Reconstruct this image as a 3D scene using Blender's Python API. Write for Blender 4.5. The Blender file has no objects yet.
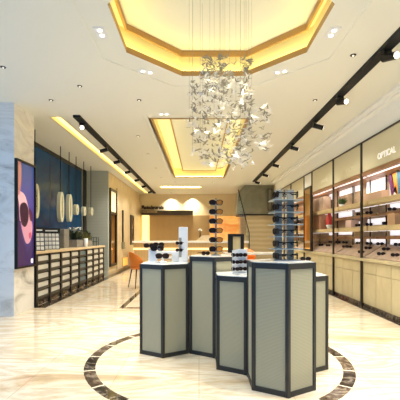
import bpy, bmesh, math, random
from mathutils import Vector, Matrix
random.seed(7)
PI = math.pi
S = bpy.context.scene
COL = S.collection

# ------------------------------------------------------------------ camera
cam_d = bpy.data.cameras.new('camera'); cam = bpy.data.objects.new('camera', cam_d); COL.objects.link(cam)
cam.location = (0, 0, 1.35); cam.rotation_euler = (PI/2, 0, 0)
cam_d.sensor_width = 36; cam_d.sensor_fit = 'HORIZONTAL'; cam_d.lens = 36*360/400
cam_d.shift_x = 0.0025; cam_d.shift_y = 0.0925; cam_d.clip_start = 0.05; cam_d.clip_end = 200
S.camera = cam
# ------------------------------------------------------------------ world: overcast daylight outside the shopfront
W = bpy.data.worlds.new('daylight'); S.world = W; W.use_nodes = True
W.node_tree.nodes['Background'].inputs[0].default_value = (0.20, 0.50, 1.0, 1)
W.node_tree.nodes['Background'].inputs[1].default_value = 1.0
S.view_settings.view_transform = 'Standard'; S.view_settings.look = 'None'
S.view_settings.gamma = 1; S.view_settings.use_curve_mapping = False
S.view_settings.exposure = 0.10
SPOT_W = 17.0      # twin downlights
SMALL_W = 11.0     # small downlights
COVE = 11.0         # LED cove strips
H3 = 3.64          # ceiling height

# ------------------------------------------------------------------ materials
def lin(c):
    return tuple(((v/255)/12.92 if v/255 <= .04045 else ((v/255+.055)/1.055)**2.4) for v in c) + (1,)
def mat(name, rgb, rough=.5, metal=0, emit=None, es=0, spec=None, trans=0, alpha=None, coat=0):
    m = bpy.data.materials.new(name); m.use_nodes = True
    b = m.node_tree.nodes['Principled BSDF']
    b.inputs['Base Color'].default_value = lin(rgb); b.inputs['Roughness'].default_value = rough
    b.inputs['Metallic'].default_value = metal
    if emit: b.inputs['Emission Color'].default_value = lin(emit); b.inputs['Emission Strength'].default_value = es
    if spec is not None: b.inputs['Specular IOR Level'].default_value = spec
    if trans: b.inputs['Transmission Weight'].default_value = trans
    if coat: b.inputs['Coat Weight'].default_value = coat
    return m
def nodes(m): return m.node_tree.nodes, m.node_tree.links, m.node_tree.nodes['Principled BSDF']
def ramp(N, stops):
    r = N.new('ShaderNodeValToRGB'); cr = r.color_ramp
    while len(cr.elements) < len(stops): cr.elements.new(.5)
    for e, (p, c) in zip(cr.elements, stops): e.position = p; e.color = lin(c)
    return r
def objmap(N, L, scale=(1,1,1), rot=(0,0,0)):
    t = N.new('ShaderNodeTexCoord'); mp = N.new('ShaderNodeMapping')
    mp.inputs['Scale'].default_value = scale; mp.inputs['Rotation'].default_value = rot
    L.new(t.outputs['Object'], mp.inputs['Vector']); return mp
def marble(name, stops, scale=1.0, rot=(0,0,0), stretch=(1,1,1), rough=.1, dist=2.5, detail=7):
    m = mat(name, (255,255,255), rough); N, L, b = nodes(m)
    mp = objmap(N, L, tuple(s*scale for s in stretch), rot)
    n = N.new('ShaderNodeTexNoise'); n.inputs['Scale'].default_value = 1.0; n.inputs['Detail'].default_value = detail
    n.inputs['Roughness'].default_value = .6; n.inputs['Distortion'].default_value = dist
    r = ramp(N, stops); L.new(mp.outputs[0], n.inputs['Vector']); L.new(n.outputs['Fac'], r.inputs[0])
    L.new(r.outputs[0], b.inputs['Base Color']); return m
def wood(name, c1, c2, scale=(1,1,12), rough=.45):
    return marble(name, [(.3, c1), (.7, c2)], 2.0, (0,0,0), scale, rough, .6, 5)
def lines(name, c1, c2, freq, axis='Z', rough=.6):
    m = mat(name, c1, rough); N, L, b = nodes(m); mp = objmap(N, L)
    w = N.new('ShaderNodeTexWave'); w.bands_direction = axis; w.inputs['Scale'].default_value = freq
    w.inputs['Distortion'].default_value = 1.2; w.inputs['Detail'].default_value = 3; w.inputs['Detail Scale'].default_value = 1.5
    r = ramp(N, [(.1, c1), (.9, c2)]); L.new(mp.outputs[0], w.inputs['Vector']); L.new(w.outputs['Fac'], r.inputs[0])
    L.new(r.outputs[0], b.inputs['Base Color']); return m

M = {}
M['ceiling'] = mat('ceiling_paint', (234,234,222), .8)
M['cream_wall'] = mat('cream_wall_paint', (240,222,180), .7)
M['white_wall'] = mat('white_wall_paint', (246,246,240), .7)
M['grey_wall'] = lines('grey_green_wallpaper', (176,182,174), (180,186,177), 3, 'Z', .6)
def floor_mat():
    m = mat('polished_beige_marble', (240,226,198), .09); N, L, b = nodes(m)
    mp = objmap(N, L, (.55, 1.6, 1), (0, 0, .75))
    n = N.new('ShaderNodeTexNoise'); n.inputs['Scale'].default_value = .9; n.inputs['Detail'].default_value = 8
    n.inputs['Roughness'].default_value = .62; n.inputs['Distortion'].default_value = 1.6
    r = ramp(N, [(.24, (160,132,104)), (.37, (202,180,148)), (.46, (224,214,194)), (.53, (204,184,156)), (.6, (226,218,202)), (.68, (198,172,146)), (.76, (232,228,216))])
    L.new(mp.outputs[0], n.inputs['Vector']); L.new(n.outputs['Fac'], r.inputs[0])
    # slab joints
    mp2 = objmap(N, L); br = N.new('ShaderNodeTexBrick'); br.offset = 0; br.inputs['Scale'].default_value = 1
    br.inputs['Brick Width'].default_value = .8; br.inputs['Row Height'].default_value = .8; br.inputs['Mortar Size'].default_value = .003
    br.inputs['Color1'].default_value = (1,1,1,1); br.inputs['Color2'].default_value = (.97,.96,.93,1); br.inputs['Mortar'].default_value = (.72,.66,.55,1)
    mx = N.new('ShaderNodeMix'); mx.data_type = 'RGBA'; mx.blend_type = 'MULTIPLY'; mx.inputs[0].default_value = 1
    L.new(mp2.outputs[0], br.inputs['Vector']); L.new(r.outputs[0], mx.inputs[6]); L.new(br.outputs[0], mx.inputs[7])
    L.new(mx.outputs[2], b.inputs['Base Color']); return m
M['floor'] = floor_mat()
M['dark_marble'] = marble('dark_brown_marble', [(.3,(26,21,18)), (.5,(52,43,36)), (.58,(130,118,104)), (.62,(44,36,30))], 3.5, rough=.1)
M['dark_marble_b'] = marble('dark_brown_marble_tile', [(.3,(60,46,36)), (.5,(96,78,62)), (.6,(150,136,118)), (.66,(80,62,50))], 5, rough=.1)
M['pale_joint'] = mat('pale_marble_joint', (236,224,200), .15)
M['pier'] = marble('veined_white_marble', [(.3,(176,172,164)), (.40,(222,218,210)), (.5,(238,235,228)), (.7,(244,242,236))], 1.1, (.5,0,.4), (1,1,2.6), .18, 1.4)
M['blue'] = None
def blue_mat():
    m = marble('deep_blue_lacquered_glass', [(.35,(14,60,108)), (.65,(24,80,132))], .6, rough=.22); m.node_tree.nodes['Principled BSDF'].inputs['Specular IOR Level'].default_value = .1; return m
M['blue'] = blue_mat()
M['black'] = mat('black_metal', (22,21,20), .35, .3)
M['track'] = mat('matt_black_track', (10,10,10), .7)
M['bronze'] = mat('dark_bronze_metal', (50,44,36), .35, .6)
M['posts'] = mat('black_steel_post', (42,41,38), .45)
M['fabric'] = lines('grey_woven_panel', (160,156,130), (180,174,146), 26, 'Z', .5)
M['white_stone'] = marble('white_marble_top', [(.3,(225,220,208)), (.6,(245,242,234))], 3, rough=.15)
M['white'] = mat('white_lacquer', (238,238,238), .3)
M['cream_lam'] = wood('pale_oak_laminate', (200,184,142), (216,202,160), (2,2,1), .4)
M['shelf_wood'] = wood('light_oak_shelf', (186,162,116), (206,184,138), (3,1,8), .4)
M['brown_wood'] = wood('walnut_board', (140,98,66), (172,128,92), (3,1,8), .4)
M['back_stone'] = marble('pink_beige_back_panel', [(.3,(172,142,118)), (.6,(202,178,154)), (.8,(216,198,176))], 1.3, rough=.25)
M['fascia'] = mat('cream_glass_fascia', (222,214,182), .3)
M['gold_wood'] = lines('golden_timber_panel', (188,156,104), (206,174,120), 5, 'X', .4)
M['travertine'] = lines('striated_travertine', (200,180,138), (214,196,156), 1.6, 'Z', .3)
M['stair_panel'] = marble('grey_green_stone', [(.3,(116,116,96)), (.7,(150,146,124))], .8, rough=.35)
M['wall_marble'] = marble('cream_beige_wall_stone', [(.3,(206,182,142)), (.7,(228,208,170))], .8, rough=.3)
M['letter_dark'] = mat('dark_brown_letters', (44,30,20), .4)
M['letter_white'] = mat('lit_white_letters', (255,255,250), .4, emit=(255,252,240), es=.55)
M['letter_cream'] = mat('cream_letters', (240,234,206), .4)
M['lightbox'] = mat('white_light_box', (250,250,250), .4, emit=(250,248,255), es=.75)
M['cove'] = mat('warm_led_strip', (255,230,170), .5, emit=(255,244,140), es=COVE)
M['cove_soft'] = mat('warm_led_diffuser', (255,240,200), .5, emit=(255,226,140), es=1.6)
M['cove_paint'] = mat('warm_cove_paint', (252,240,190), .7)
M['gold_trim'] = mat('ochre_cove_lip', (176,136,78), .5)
M['onyx'] = marble('backlit_amber_onyx', [(.3,(232,140,56)), (.6,(250,190,104))], 1.2, rough=.2)
N_, L_, b_ = nodes(M['onyx']); b_.inputs['Emission Strength'].default_value = .6
L_.new(b_.inputs['Base Color'].links[0].from_socket, b_.inputs['Emission Color'])
M['led'] = mat('lit_lamp_lens', (255,250,235), .4, emit=(255,244,220), es=5)
M['led_small'] = mat('small_lit_lens', (255,250,235), .4, emit=(255,244,220), es=3)
M['lens'] = mat('dark_tinted_lens', (38,22,12), .3, spec=.2)
M['lens_amber'] = mat('amber_tinted_lens', (196,128,50), .3, spec=.2)
M['frame_black'] = mat('black_acetate', (20,14,10), .4, spec=.2)
M['slate'] = mat('slate_blue_acrylic', (160,156,144), .25)
M['grey_metal'] = mat('brushed_grey_metal', (150,150,150), .3, .8)
M['orange'] = mat('orange_leather', (226,128,40), .45)
M['leg_dark'] = mat('dark_wood_leg', (48,30,20), .4)
M['mirror'] = mat('mirror_glass', (230,210,180), .03, 1)
M['amber_glass'] = mat('bronze_mirror', (200,164,110), .06, 1)
M['bird_w'] = mat('white_porcelain', (246,242,230), .3)
M['bird_g'] = mat('shaded_porcelain', (158,150,130), .35)
M['bird_l'] = mat('glowing_frosted_glass', (255,250,230), .3, emit=(255,246,214), es=2.5)
M['green'] = mat('green_leaf', (58,96,40), .5)
M['dark_green'] = mat('dark_green_leaf', (34,52,30), .5)
M['olive'] = mat('olive_leaf', (112,112,66), .5)
M['white_flower'] = mat('white_petal', (236,234,222), .5)
M['stone_grey'] = marble('grey_stone', [(.3,(120,116,110)), (.7,(156,150,140))], 6, rough=.5)
M['red'] = mat('red_fabric', (196,60,50), .5)
M['navy'] = mat('navy_board', (28,56,84), .3)
M['dark_plate'] = mat('dark_signage_board', (74,62,44), .4)
M['shutter_w'] = mat('off_white_drawer_front', (220,218,208), .4)
M['shutter_b'] = mat('blue_reflection_drawer_front', (96,122,134), .3)  # bluish reflection put into the front colour of one bay
M['gap_dark'] = mat('dark_drawer_tray', (58,56,50), .35)
def glass_mat(name, tint, a=.25):
    m = bpy.data.materials.new(name); m.use_nodes = True; N, L = m.node_tree.nodes, m.node_tree.links
    N.remove(N['Principled BSDF']); out = N['Material Output']
    t = N.new('ShaderNodeBsdfTransparent'); g = N.new('ShaderNodeBsdfGlossy'); mx = N.new('ShaderNodeMixShader')
    t.inputs[0].default_value = lin(tint); g.inputs['Roughness'].default_value = .03; mx.inputs[0].default_value = a
    L.new(t.outputs[0], mx.inputs[1]); L.new(g.outputs[0], mx.inputs[2]); L.new(mx.outputs[0], out.inputs[0]); return m
M['glass'] = glass_mat('clear_glass', (244,248,246), .07)
M['plate_glass'] = mat('pale_frosted_plate', (150,164,170), .25)

# ------------------------------------------------------------------ helpers
class MB:
    def __init__(s): s.v = []; s.f = []; s.m = []; s.cur = 0
    def poly(s, pts):
        n = len(s.v); s.v += [tuple(p) for p in pts]; s.f.append(list(range(n, n+len(pts)))); s.m.append(s.cur); return s
    def raw(s, vs, fs):
        n = len(s.v); s.v += [tuple(p) for p in vs]; s.f += [[i+n for i in f] for f in fs]; s.m += [s.cur]*len(fs); return s
    def box(s, x0, x1, y0, y1, z0, z1):
        return s.raw([(x0,y0,z0),(x1,y0,z0),(x1,y1,z0),(x0,y1,z0),(x0,y0,z1),(x1,y0,z1),(x1,y1,z1),(x0,y1,z1)],
                     [(3,2,1,0),(4,5,6,7),(0,1,5,4),(1,2,6,5),(2,3,7,6),(3,0,4,7)])
    def prism(s, pts, z0, z1):          # polygon extruded in z
        n = len(pts)
        return s.raw([(x,y,z0) for x,y in pts]+[(x,y,z1) for x,y in pts],
                     [tuple(reversed(range(n))), tuple(range(n,2*n))]+[(i,(i+1)%n,n+(i+1)%n,n+i) for i in range(n)])
    def extrude(s, pts, d):             # 3-D polygon extruded along vector d
        n = len(pts); d = Vector(d); P = [Vector(p) for p in pts]
        return s.raw([tuple(p) for p in P]+[tuple(p+d) for p in P],
                     [tuple(reversed(range(n))), tuple(range(n,2*n))]+[(i,(i+1)%n,n+(i+1)%n,n+i) for i in range(n)])
    def tube(s, a, b, r, r2=None, n=8):
        a = Vector(a); b = Vector(b); d = (b-a).normalized(); r2 = r if r2 is None else r2
        u = d.orthogonal().normalized(); w = d.cross(u)
        ring = lambda c, q: [tuple(c+u*math.cos(2*PI*i/n)*q+w*math.sin(2*PI*i/n)*q) for i in range(n)]
        return s.raw(ring(a,r)+ring(b,r2), [tuple(reversed(range(n))), tuple(range(n,2*n))]+[(i,(i+1)%n,n+(i+1)%n,n+i) for i in range(n)])
    def path(s, pts, r, n=6):
        for a, b in zip(pts[:-1], pts[1:]): s.tube(a, b, r, None, n)
        return s
    def lathe(s, prof, c=(0,0,0), n=16):
        vs = []; fs = []
        for r, z in prof: vs += [(c[0]+r*math.cos(2*PI*i/n), c[1]+r*math.sin(2*PI*i/n), c[2]+z) for i in range(n)]
        for k in range(len(prof)-1):
            fs += [(k*n+i, k*n+(i+1)%n, (k+1)*n+(i+1)%n, (k+1)*n+i) for i in range(n)]
        fs += [tuple(reversed(range(n))), tuple(range((len(prof)-1)*n, len(prof)*n))]
        return s.raw(vs, fs)
    def build(s, name, m, parent=None, bevel=0, smooth=False, mats=None):
        me = bpy.data.meshes.new(name); me.from_pydata(s.v, [], s.f)
        for mm in (mats or [m]): me.materials.append(mm)
        for p, k in zip(me.polygons, s.m): p.material_index = k; p.use_smooth = smooth
        me.update(); o = bpy.data.objects.new(name, me); COL.objects.link(o)
        if parent: o.parent = parent
        if bevel:
            b = o.modifiers.new('bevel', 'BEVEL'); b.width = bevel; b.segments = 2; b.limit_method = 'ANGLE'
        return o
def tag(o, label, cat, group=None, kind=None):
    o['label'] = label; o['category'] = cat
    if group: o['group'] = group
    if kind: o['kind'] = kind
    return o
def thing(name, label, cat, loc=(0,0,0), rz=0, group=None):
    o = bpy.data.objects.new(name, None); COL.objects.link(o); o.location = loc; o.rotation_euler = (0,0,rz); o.empty_display_size = .1
    return tag(o, label, cat, group)
def struct(o, label=None):
    o['kind'] = 'structure'
    if label: o['label'] = label
    return o
def dup(root, label, loc, rz=0, group=None, tilt=None):
    r = root.copy(); COL.objects.link(r); r.location = loc; r.rotation_euler = tilt or (0,0,rz); r['label'] = label
    if group: r['group'] = group
    for ch in list(root.children):
        c = ch.copy(); COL.objects.link(c); c.parent = r
        for g in list(ch.children):
            d = g.copy(); COL.objects.link(d); d.parent = c
    return r
def text(name, body, size, m, loc, rot, parent=None, ext=.004, width=None, bold=0):
    cu = bpy.data.curves.new(name, 'FONT'); cu.body = body; cu.size = size; cu.extrude = ext; cu.offset = bold; cu.align_x = 'CENTER'; cu.align_y = 'CENTER'
    t = bpy.data.objects.new(name, cu); COL.objects.link(t); bpy.context.view_layer.update()
    me = bpy.data.meshes.new_from_object(t); bpy.data.objects.remove(t)
    if width:
        xs = [v.co.x for v in me.vertices]; k = width/(max(xs)-min(xs))
        for v in me.vertices: v.co.x *= k
    me.materials.clear(); me.materials.append(m)
    o = bpy.data.objects.new(name, me); COL.objects.link(o); o.location = loc; o.rotation_euler = rot
    if parent: o.parent = parent
    return o
def lamp(kind, loc, energy, color=(1,.86,.66), size=.1, parent=None, rot=(0,0,0), spread=None, size_y=None):
    d = bpy.data.lights.new('lamp_light', kind); d.energy = energy; d.color = color
    if kind == 'AREA':
        d.shape = 'RECTANGLE' if size_y else 'DISK'; d.size = size
        if size_y: d.size_y = size_y
        if spread: d.spread = spread
    else: d.shadow_soft_size = size
    o = bpy.data.objects.new('lamp_light', d); COL.objects.link(o); o.location = loc; o.rotation_euler = rot
    if parent: o.parent = parent
    return o

# ================================================================== SETTING
XL, XR, Y0, Y1 = -3.95, 3.70, -2.0, 19.2
struct(MB().box(XL-.1, XR+.1, Y0-.1, Y1+.1, -.12, 0).build('floor', M['floor']))
# floor ring: dark marble sectors with pale joints
RC = (.205, 4.06)
def sector_mesh(r0, r1, a0, a1, n, z0, z1, mb):
    for k in range(n):
        p, q = a0+(a1-a0)*k/n, a0+(a1-a0)*(k+1)/n
        mb.prism([(RC[0]+r0*math.cos(p), RC[1]+r0*math.sin(p)), (RC[0]+r1*math.cos(p), RC[1]+r1*math.sin(p)),
                  (RC[0]+r1*math.cos(q), RC[1]+r1*math.sin(q)), (RC[0]+r0*math.cos(q), RC[1]+r0*math.sin(q))], z0, z1)
mb = MB(); NS = 20
for k in range(NS):
    a0 = 2*PI*k/NS; a1 = 2*PI*(k+1)/NS
    mb.cur = k % 2; sector_mesh(1.32, 1.435, a0+.007, a1-.007, 4, -.01, .0012, mb)
mb.cur = 2
for k in range(NS): sector_mesh(1.32, 1.435, 2*PI*k/NS-.007, 2*PI*k/NS+.007, 1, -.01, .0012, mb)
struct(mb.build('trim_1', None, mats=[M['dark_marble'], M['dark_marble_b'], M['pale_joint']]))
mb = MB()
for x0, x1, y0, y1 in ((-1.52,-1.42,6.8,14.2), (1.82,1.92,6.8,14.2), (-1.42,1.82,6.8,6.9), (-1.42,1.82,14.1,14.2)): mb.box(x0,x1,y0,y1,-.01,.0012)
struct(mb.build('trim_2', M['dark_marble']))
struct(MB().box(-3.155,-2.93,6.85,19.2,-.01,.0015).build('trim_3', M['dark_marble']))
struct(MB().box(3.06,3.18,3.9,15.7,-.01,.0015).build('trim_4', M['dark_marble']))

# ceiling with its recesses
OX0, OX1, OY0, OY1 = -.90, 1.335, 2.885, 5.12
CX, CY, OR = (OX0+OX1)/2, (OY0+OY1)/2, (OX1-OX0)/2
tt = OR*math.tan(PI/8)
def octo(r, cx=None, cy=None):
    cx = CX; cy = CY; t = r*math.tan(PI/8)
    return [(cx-t,cy-r),(cx+t,cy-r),(cx+r,cy-t),(cx+r,cy+t),(cx+t,cy+r),(cx-t,cy+r),(cx-r,cy+t),(cx-r,cy-t)]
holes = [(OX0,OX1,OY0,OY1), (-.95,.97,6.95,13.87), (-1.8,.1,16.3,16.8), (-2.84,-2.64,6.88,18.9)]
xs = sorted({XL-.1, XR+.1}|{h[0] for h in holes}|{h[1] for h in holes}); ys = sorted({Y0-.1, Y1+.1}|{h[2] for h in holes}|{h[3] for h in holes})
mb = MB()
for i in range(len(xs)-1):
    for j in range(len(ys)-1):
        mx_, my_ = (xs[i]+xs[i+1])/2, (ys[j]+ys[j+1])/2
        if any(h[0] < mx_ < h[1] and h[2] < my_ < h[3] for h in holes): continue
        mb.poly([(xs[i],ys[j],H3),(xs[i],ys[j+1],H3),(xs[i+1],ys[j+1],H3),(xs[i+1],ys[j],H3)])
d = OR-tt
for (cx, sx) in ((OX0,1),(OX1,-1)):
    for (cy, sy) in ((OY0,1),(OY1,-1)): mb.poly([(cx,cy,H3),(cx+sx*d,cy,H3),(cx,cy+sy*d,H3)])
mb.box(XL-.1, XR+.1, Y0-.1, Y1+.1, 4.12, 4.2)      # slab above
# rect recess soffit, panels
mb.box(-.60,.62,7.30,13.75,3.90,3.98)
mb.box(-1.4,1.4,6.6,14.3,3.99,4.03)
struct(mb.build('ceiling', M['ceiling']))
# octagon cove: lip, lit face, upper ceiling
o8, i8, b8 = octo(OR), octo(OR), octo(OR+.10)
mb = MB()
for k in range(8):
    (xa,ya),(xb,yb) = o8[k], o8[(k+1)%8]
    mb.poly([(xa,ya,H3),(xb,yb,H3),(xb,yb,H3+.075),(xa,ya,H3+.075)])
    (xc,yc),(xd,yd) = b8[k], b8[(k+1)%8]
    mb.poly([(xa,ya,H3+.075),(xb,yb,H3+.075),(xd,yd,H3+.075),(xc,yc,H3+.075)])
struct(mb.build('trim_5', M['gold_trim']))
mb = MB()
for k in range(8):
    (xc,yc),(xd,yd) = b8[k], b8[(k+1)%8]
    mb.poly([(xc,yc,H3+.075),(xd,yd,H3+.075),(xd,yd,H3+.36),(xc,yc,H3+.36)])
struct(mb.build('trim_6', M['cove_paint']))
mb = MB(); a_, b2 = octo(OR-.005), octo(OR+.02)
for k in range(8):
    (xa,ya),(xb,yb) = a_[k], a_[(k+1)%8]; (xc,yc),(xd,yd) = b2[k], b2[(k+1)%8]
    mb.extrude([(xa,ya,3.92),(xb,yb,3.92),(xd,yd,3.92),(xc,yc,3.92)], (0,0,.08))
struct(mb.build('trim_7', M['gold_trim']))  # brown band stands in for the shadow line at the recess top
struct(MB().prism(octo(OR+.1), 4.0, 4.05).build('trim_8', M['ceiling']))
mb = MB(); a_, b2 = octo(OR+.035), octo(OR+.06)
for k in range(8):
    (xa,ya),(xb,yb) = a_[k], a_[(k+1)%8]; (xc,yc),(xd,yd) = b2[k], b2[(k+1)%8]
    mb.extrude([(xa,ya,H3+.08),(xb,yb,H3+.08),(xd,yd,H3+.08),(xc,yc,H3+.08)], (0,0,.012))
tag(mb.build('led_strip', M['cove']), 'warm LED strip around the octagonal ceiling recess', 'light strip')
# thin octagonal moulding
mb = MB(); a_, b2 = octo(1.45), octo(1.475)
for k in range(8):
    (xa,ya),(xb,yb) = a_[k], a_[(k+1)%8]; (xc,yc),(xd,yd) = b2[k], b2[(k+1)%8]
    mb.extrude([(xa,ya,H3-.008),(xb,yb,H3-.008),(xd,yd,H3-.008),(xc,yc,H3-.008)], (0,0,.02))
struct(mb.build('trim_9', M['ceiling']))
# rectangular cove: walls + lip + strip
rx0, rx1, ry0, ry1 = holes[1][0], holes[1][1], holes[1][2], holes[1][3]
mb = MB()
mb.box(rx0-.03,rx0,ry0,ry1,H3,4.0); mb.box(rx1,rx1+.03,ry0,ry1,H3,4.0); mb.box(rx0-.03,rx1+.03,ry1,ry1+.03,H3,4.0); mb.box(rx0-.03,rx1+.03,ry0-.03,ry0,H3,4.0)
struct(mb.build('trim_10', M['cove_paint']))
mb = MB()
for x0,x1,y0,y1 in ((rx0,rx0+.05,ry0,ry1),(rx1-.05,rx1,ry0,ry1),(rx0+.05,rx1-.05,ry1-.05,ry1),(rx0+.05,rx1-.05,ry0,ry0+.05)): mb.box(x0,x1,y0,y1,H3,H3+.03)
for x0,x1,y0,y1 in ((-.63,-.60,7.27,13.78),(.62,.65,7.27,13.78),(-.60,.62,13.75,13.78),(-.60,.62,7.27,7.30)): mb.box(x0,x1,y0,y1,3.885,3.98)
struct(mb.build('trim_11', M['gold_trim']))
mb = MB()
for x0,x1,y0,y1 in ((rx0+.008,rx0+.035,ry0+.1,ry1-.1),(rx1-.035,rx1-.008,ry0+.1,ry1-.1),(rx0+.05,rx1-.05,ry1-.035,ry1-.008)): mb.box(x0,x1,y0,y1,H3+.031,H3+.045)
tag(mb.build('led_strip', M['cove']), 'warm LED strip around the long rectangular ceiling recess', 'light strip')
for k, (n0, n1) in enumerate(((rx0-.13, rx0-.115), (rx1+.115, rx1+.13))):
    struct(MB().box(n0,n1,6.8,14.0,H3-.008,H3+.005).build('trim_%d' % (12+k), M['ceiling']))
# small far slot
mb = MB().box(-1.8,.1,16.3,16.32,H3,3.8).box(-1.8,.1,16.78,16.8,H3,3.8).box(-1.82,-1.8,16.3,16.8,H3,3.8).box(.1,.12,16.3,16.8,H3,3.8).box(-1.8,.1,16.3,16.8,3.8,3.82)
struct(mb.build('trim_14', M['cove_paint']))
tag(MB().box(-1.75,.05,16.70,16.77,H3+.03,H3+.08).build('led_strip', M['cove']), 'short warm LED strip in the small slot above the reception', 'light strip')
# left slot
mb = MB().box(-2.86,-2.84,6.88,18.9,H3,3.84).box(-2.64,-2.62,6.88,18.9,H3,3.84).box(-2.84,-2.64,6.86,6.88,H3,3.84).box(-2.84,-2.64,18.9,18.92,H3,3.84)
struct(mb.build('trim_15', M['cove_paint']))
tag(MB().box(-2.84,-2.64,6.88,18.9,3.72,3.74).build('led_strip', M['cove_soft']), 'long straight warm light slot above the drawer counter', 'light strip')

# walls
struct(MB().box(XL-.1,XL,6.87,12.3,0,H3).build('wall_left', M['blue']))
mb = MB()
for y in (8.3,9.55,10.8): mb.box(XL-.0,XL+.004,y-.006,y+.006,0,H3)
mb.box(XL,XL+.02,6.87,12.2,3.54,H3); mb.box(XL,XL+.06,12.2,12.46,0,H3); mb.box(XL,XL+.02,6.87,12.2,1.3,1.31)
struct(mb.build('trim_16', M['black']))
struct(MB().box(XL,XL+.03,12.10,12.16,0,H3).build('trim_17', M['slate']))
struct(MB().box(-4.05,-3.15,12.46,12.6,0,H3).build('wall_return', M['grey_wall']))
struct(MB().box(-3.35,-3.15,12.6,19.2,0,H3).build('wall_left_rear', M['wall_marble']))
struct(MB().box(-4.05,-3.15,6.13,6.87,0,H3).build('wall_pillar', M['pier']))
struct(MB().box(XR,XR+.1,3.0,Y1,0,H3).build('wall_right', M['white_wall']))
struct(MB().box(XR,XR+.1,Y0,3.0,0,H3).build('wall_right_front', M['white_wall']))
struct(MB().box(3.18,XR,2.4,15.0,3.19,H3).build('wall_bulkhead', M['white_wall']))
struct(MB().box(3.08,3.18,2.4,15.0,3.56,H3).box(2.98,3.08,2.4,15.0,3.60,H3).build('trim_18', M['white_wall']))
struct(MB().box(XL-.1,XR+.1,Y1,Y1+.1,0,H3).build('wall_back', M['cream_wall']))
# glazed shopfront behind and beside the camera
mb = MB()
for x in (-3.95,-2.0,0,2.0,3.62): mb.box(x,x+.08,Y0,Y0+.08,0,H3)
mb.box(XL,XR,Y0,Y0+.08,0,.1)
struct(mb.build('window_1', M['bronze']))
mb = MB()
for y in (-2,0,2,4,6.05): mb.box(XL-.08,XL,y,y+.08,0,H3)
struct(mb.build('window_2', M['bronze']))

# ================================================================== back of the shop
# timber wall, lit column, sign board
struct(MB().box(-2.62,.55,19.12,19.2,0,2.5).build('wall_timber', M['gold_wood']))
tag(MB().box(-3.0,-2.66,19.0,19.19,.6,2.5).build('light_column', mat('glowing_cream_panel',(255,236,180),.5,emit=(255,226,150),es=1.3)), 'tall glowing cream light column at the left end of the timber wall', 'light')
sg = thing('sign_board', 'long dark sign board under dark lettering on the rear wall', 'sign', (-1.68,19.0,2.63))
MB().box(-1.36,1.36,-.05,.19,-.12,.12).build('board', M['dark_plate'], sg)
text('lettering', 'Photochromatic', .26, M['letter_dark'], (-.76,.0,.27), (PI/2,0,0), sg, .02, 1.18, .02)
mb = MB()
for k in range(12): mb.box(-1.34+k*.07,-1.34+k*.07+.045,-.07,-.05,.0,.09)
mb.build('small_lettering', M['shelf_wood'], sg)
# onyx panel and stairs
tag(MB().box(.60,2.2,19.1,19.19,0,2.45).build('onyx_panel', M['onyx']), 'glowing amber onyx wall panel beside the timber wall', 'wall panel')
BY = 15.85
st = struct(MB().extrude([(1.66,BY,2.36),(3.34,BY,2.36),(3.34,BY,3.63),(2.02,BY,3.63),(1.74,BY,3.35)], (0,1.2,0)).build('wall_stair_bulkhead', M['stair_panel']))
struct(MB().box(1.74,3.34,BY-.02,BY+1.2,2.30,2.36).build('trim_19', M['bronze']))
struct(MB().box(2.1,3.3,BY+.05,BY+.15,0,2.32).build('wall_stair', M['travertine']))
struct(MB().box(3.3,3.7,15.0,BY+1.2,0,H3).build('wall_right_rear', M['travertine']))
bl = thing('stair_balustrade', 'clear glass stair balustrade with a slanting dark handrail', 'railing', (1.7,BY-.1,0))
MB().extrude([(.05,0,0),(.5,0,0),(.5,0,1.55),(.02,0,3.4),(.02,0,2.3)], (0,.02,0)).build('glass_panel', M['glass'], bl)
MB().tube((.02,0,3.42),(.5,0,1.52),.018).tube((.5,0,1.52),(.5,0,.0),.018).build('handrail', M['black'], bl)
pc = thing('wall_picture', 'narrow dark picture on the grey bulkhead above the stairs', 'picture', (3.12,BY-.03,2.52))
MB().box(-.1,.1,0,.03,0,.95).build('picture_frame', M['black'], pc)
MB().box(-.07,.07,-.004,0,.03,.92).build('picture_panel', M['stair_panel'], pc)
# reception counter
rc = thing('reception_counter', 'long cream topped reception counter in front of the timber wall', 'counter', (-.3,15.2,0))
MB().box(-2.4,2.3,-.35,.35,0,1.10).build('counter_body', M['gold_wood'], rc)
MB().box(-2.45,2.35,-.42,.40,1.10,1.19).build('countertop', M['white_stone'], rc, .01)
MB().box(-2.40,2.30,-.37,-.35,.82,.90).build('light_groove', mat('warm_lit_groove',(255,230,170),.5,emit=(255,214,140),es=1.2), rc)
tag(MB().extrude([(-.12,15.0,1.19),(.45,15.0,1.19),(.45,15.0,1.42),(.12,15.0,1.42)],(0,.3,0)).build('stone_block', M['wall_marble']), 'pale sloping stone block standing on the reception counter', 'ornament')
vs = thing('flower_vase', 'slim dark vase with white flowers behind the stone block', 'vase', (.05,15.42,1.19))
MB().lathe([(.03,0),(.05,.1),(.02,.26),(.03,.3)]).build('vase_body', M['letter_dark'], vs, smooth=True)
mb = MB()
for k in range(7):
    a = k*2*PI/7; mb.tube((0,0,.28),(.06*math.cos(a),.06*math.sin(a),.42+.03*(k%3)),.004,None,5)
mb.build('stem', M['dark_green'], vs)
mb = MB()
for k in range(7):
    a = k*2*PI/7; mb.lathe([(.004,-.02),(.03,0),(.02,.025),(.004,.035)],(.06*math.cos(a),.06*math.sin(a),.43+.03*(k%3)),8)
mb.build('flower', M['white_flower'], vs, smooth=True)
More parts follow.
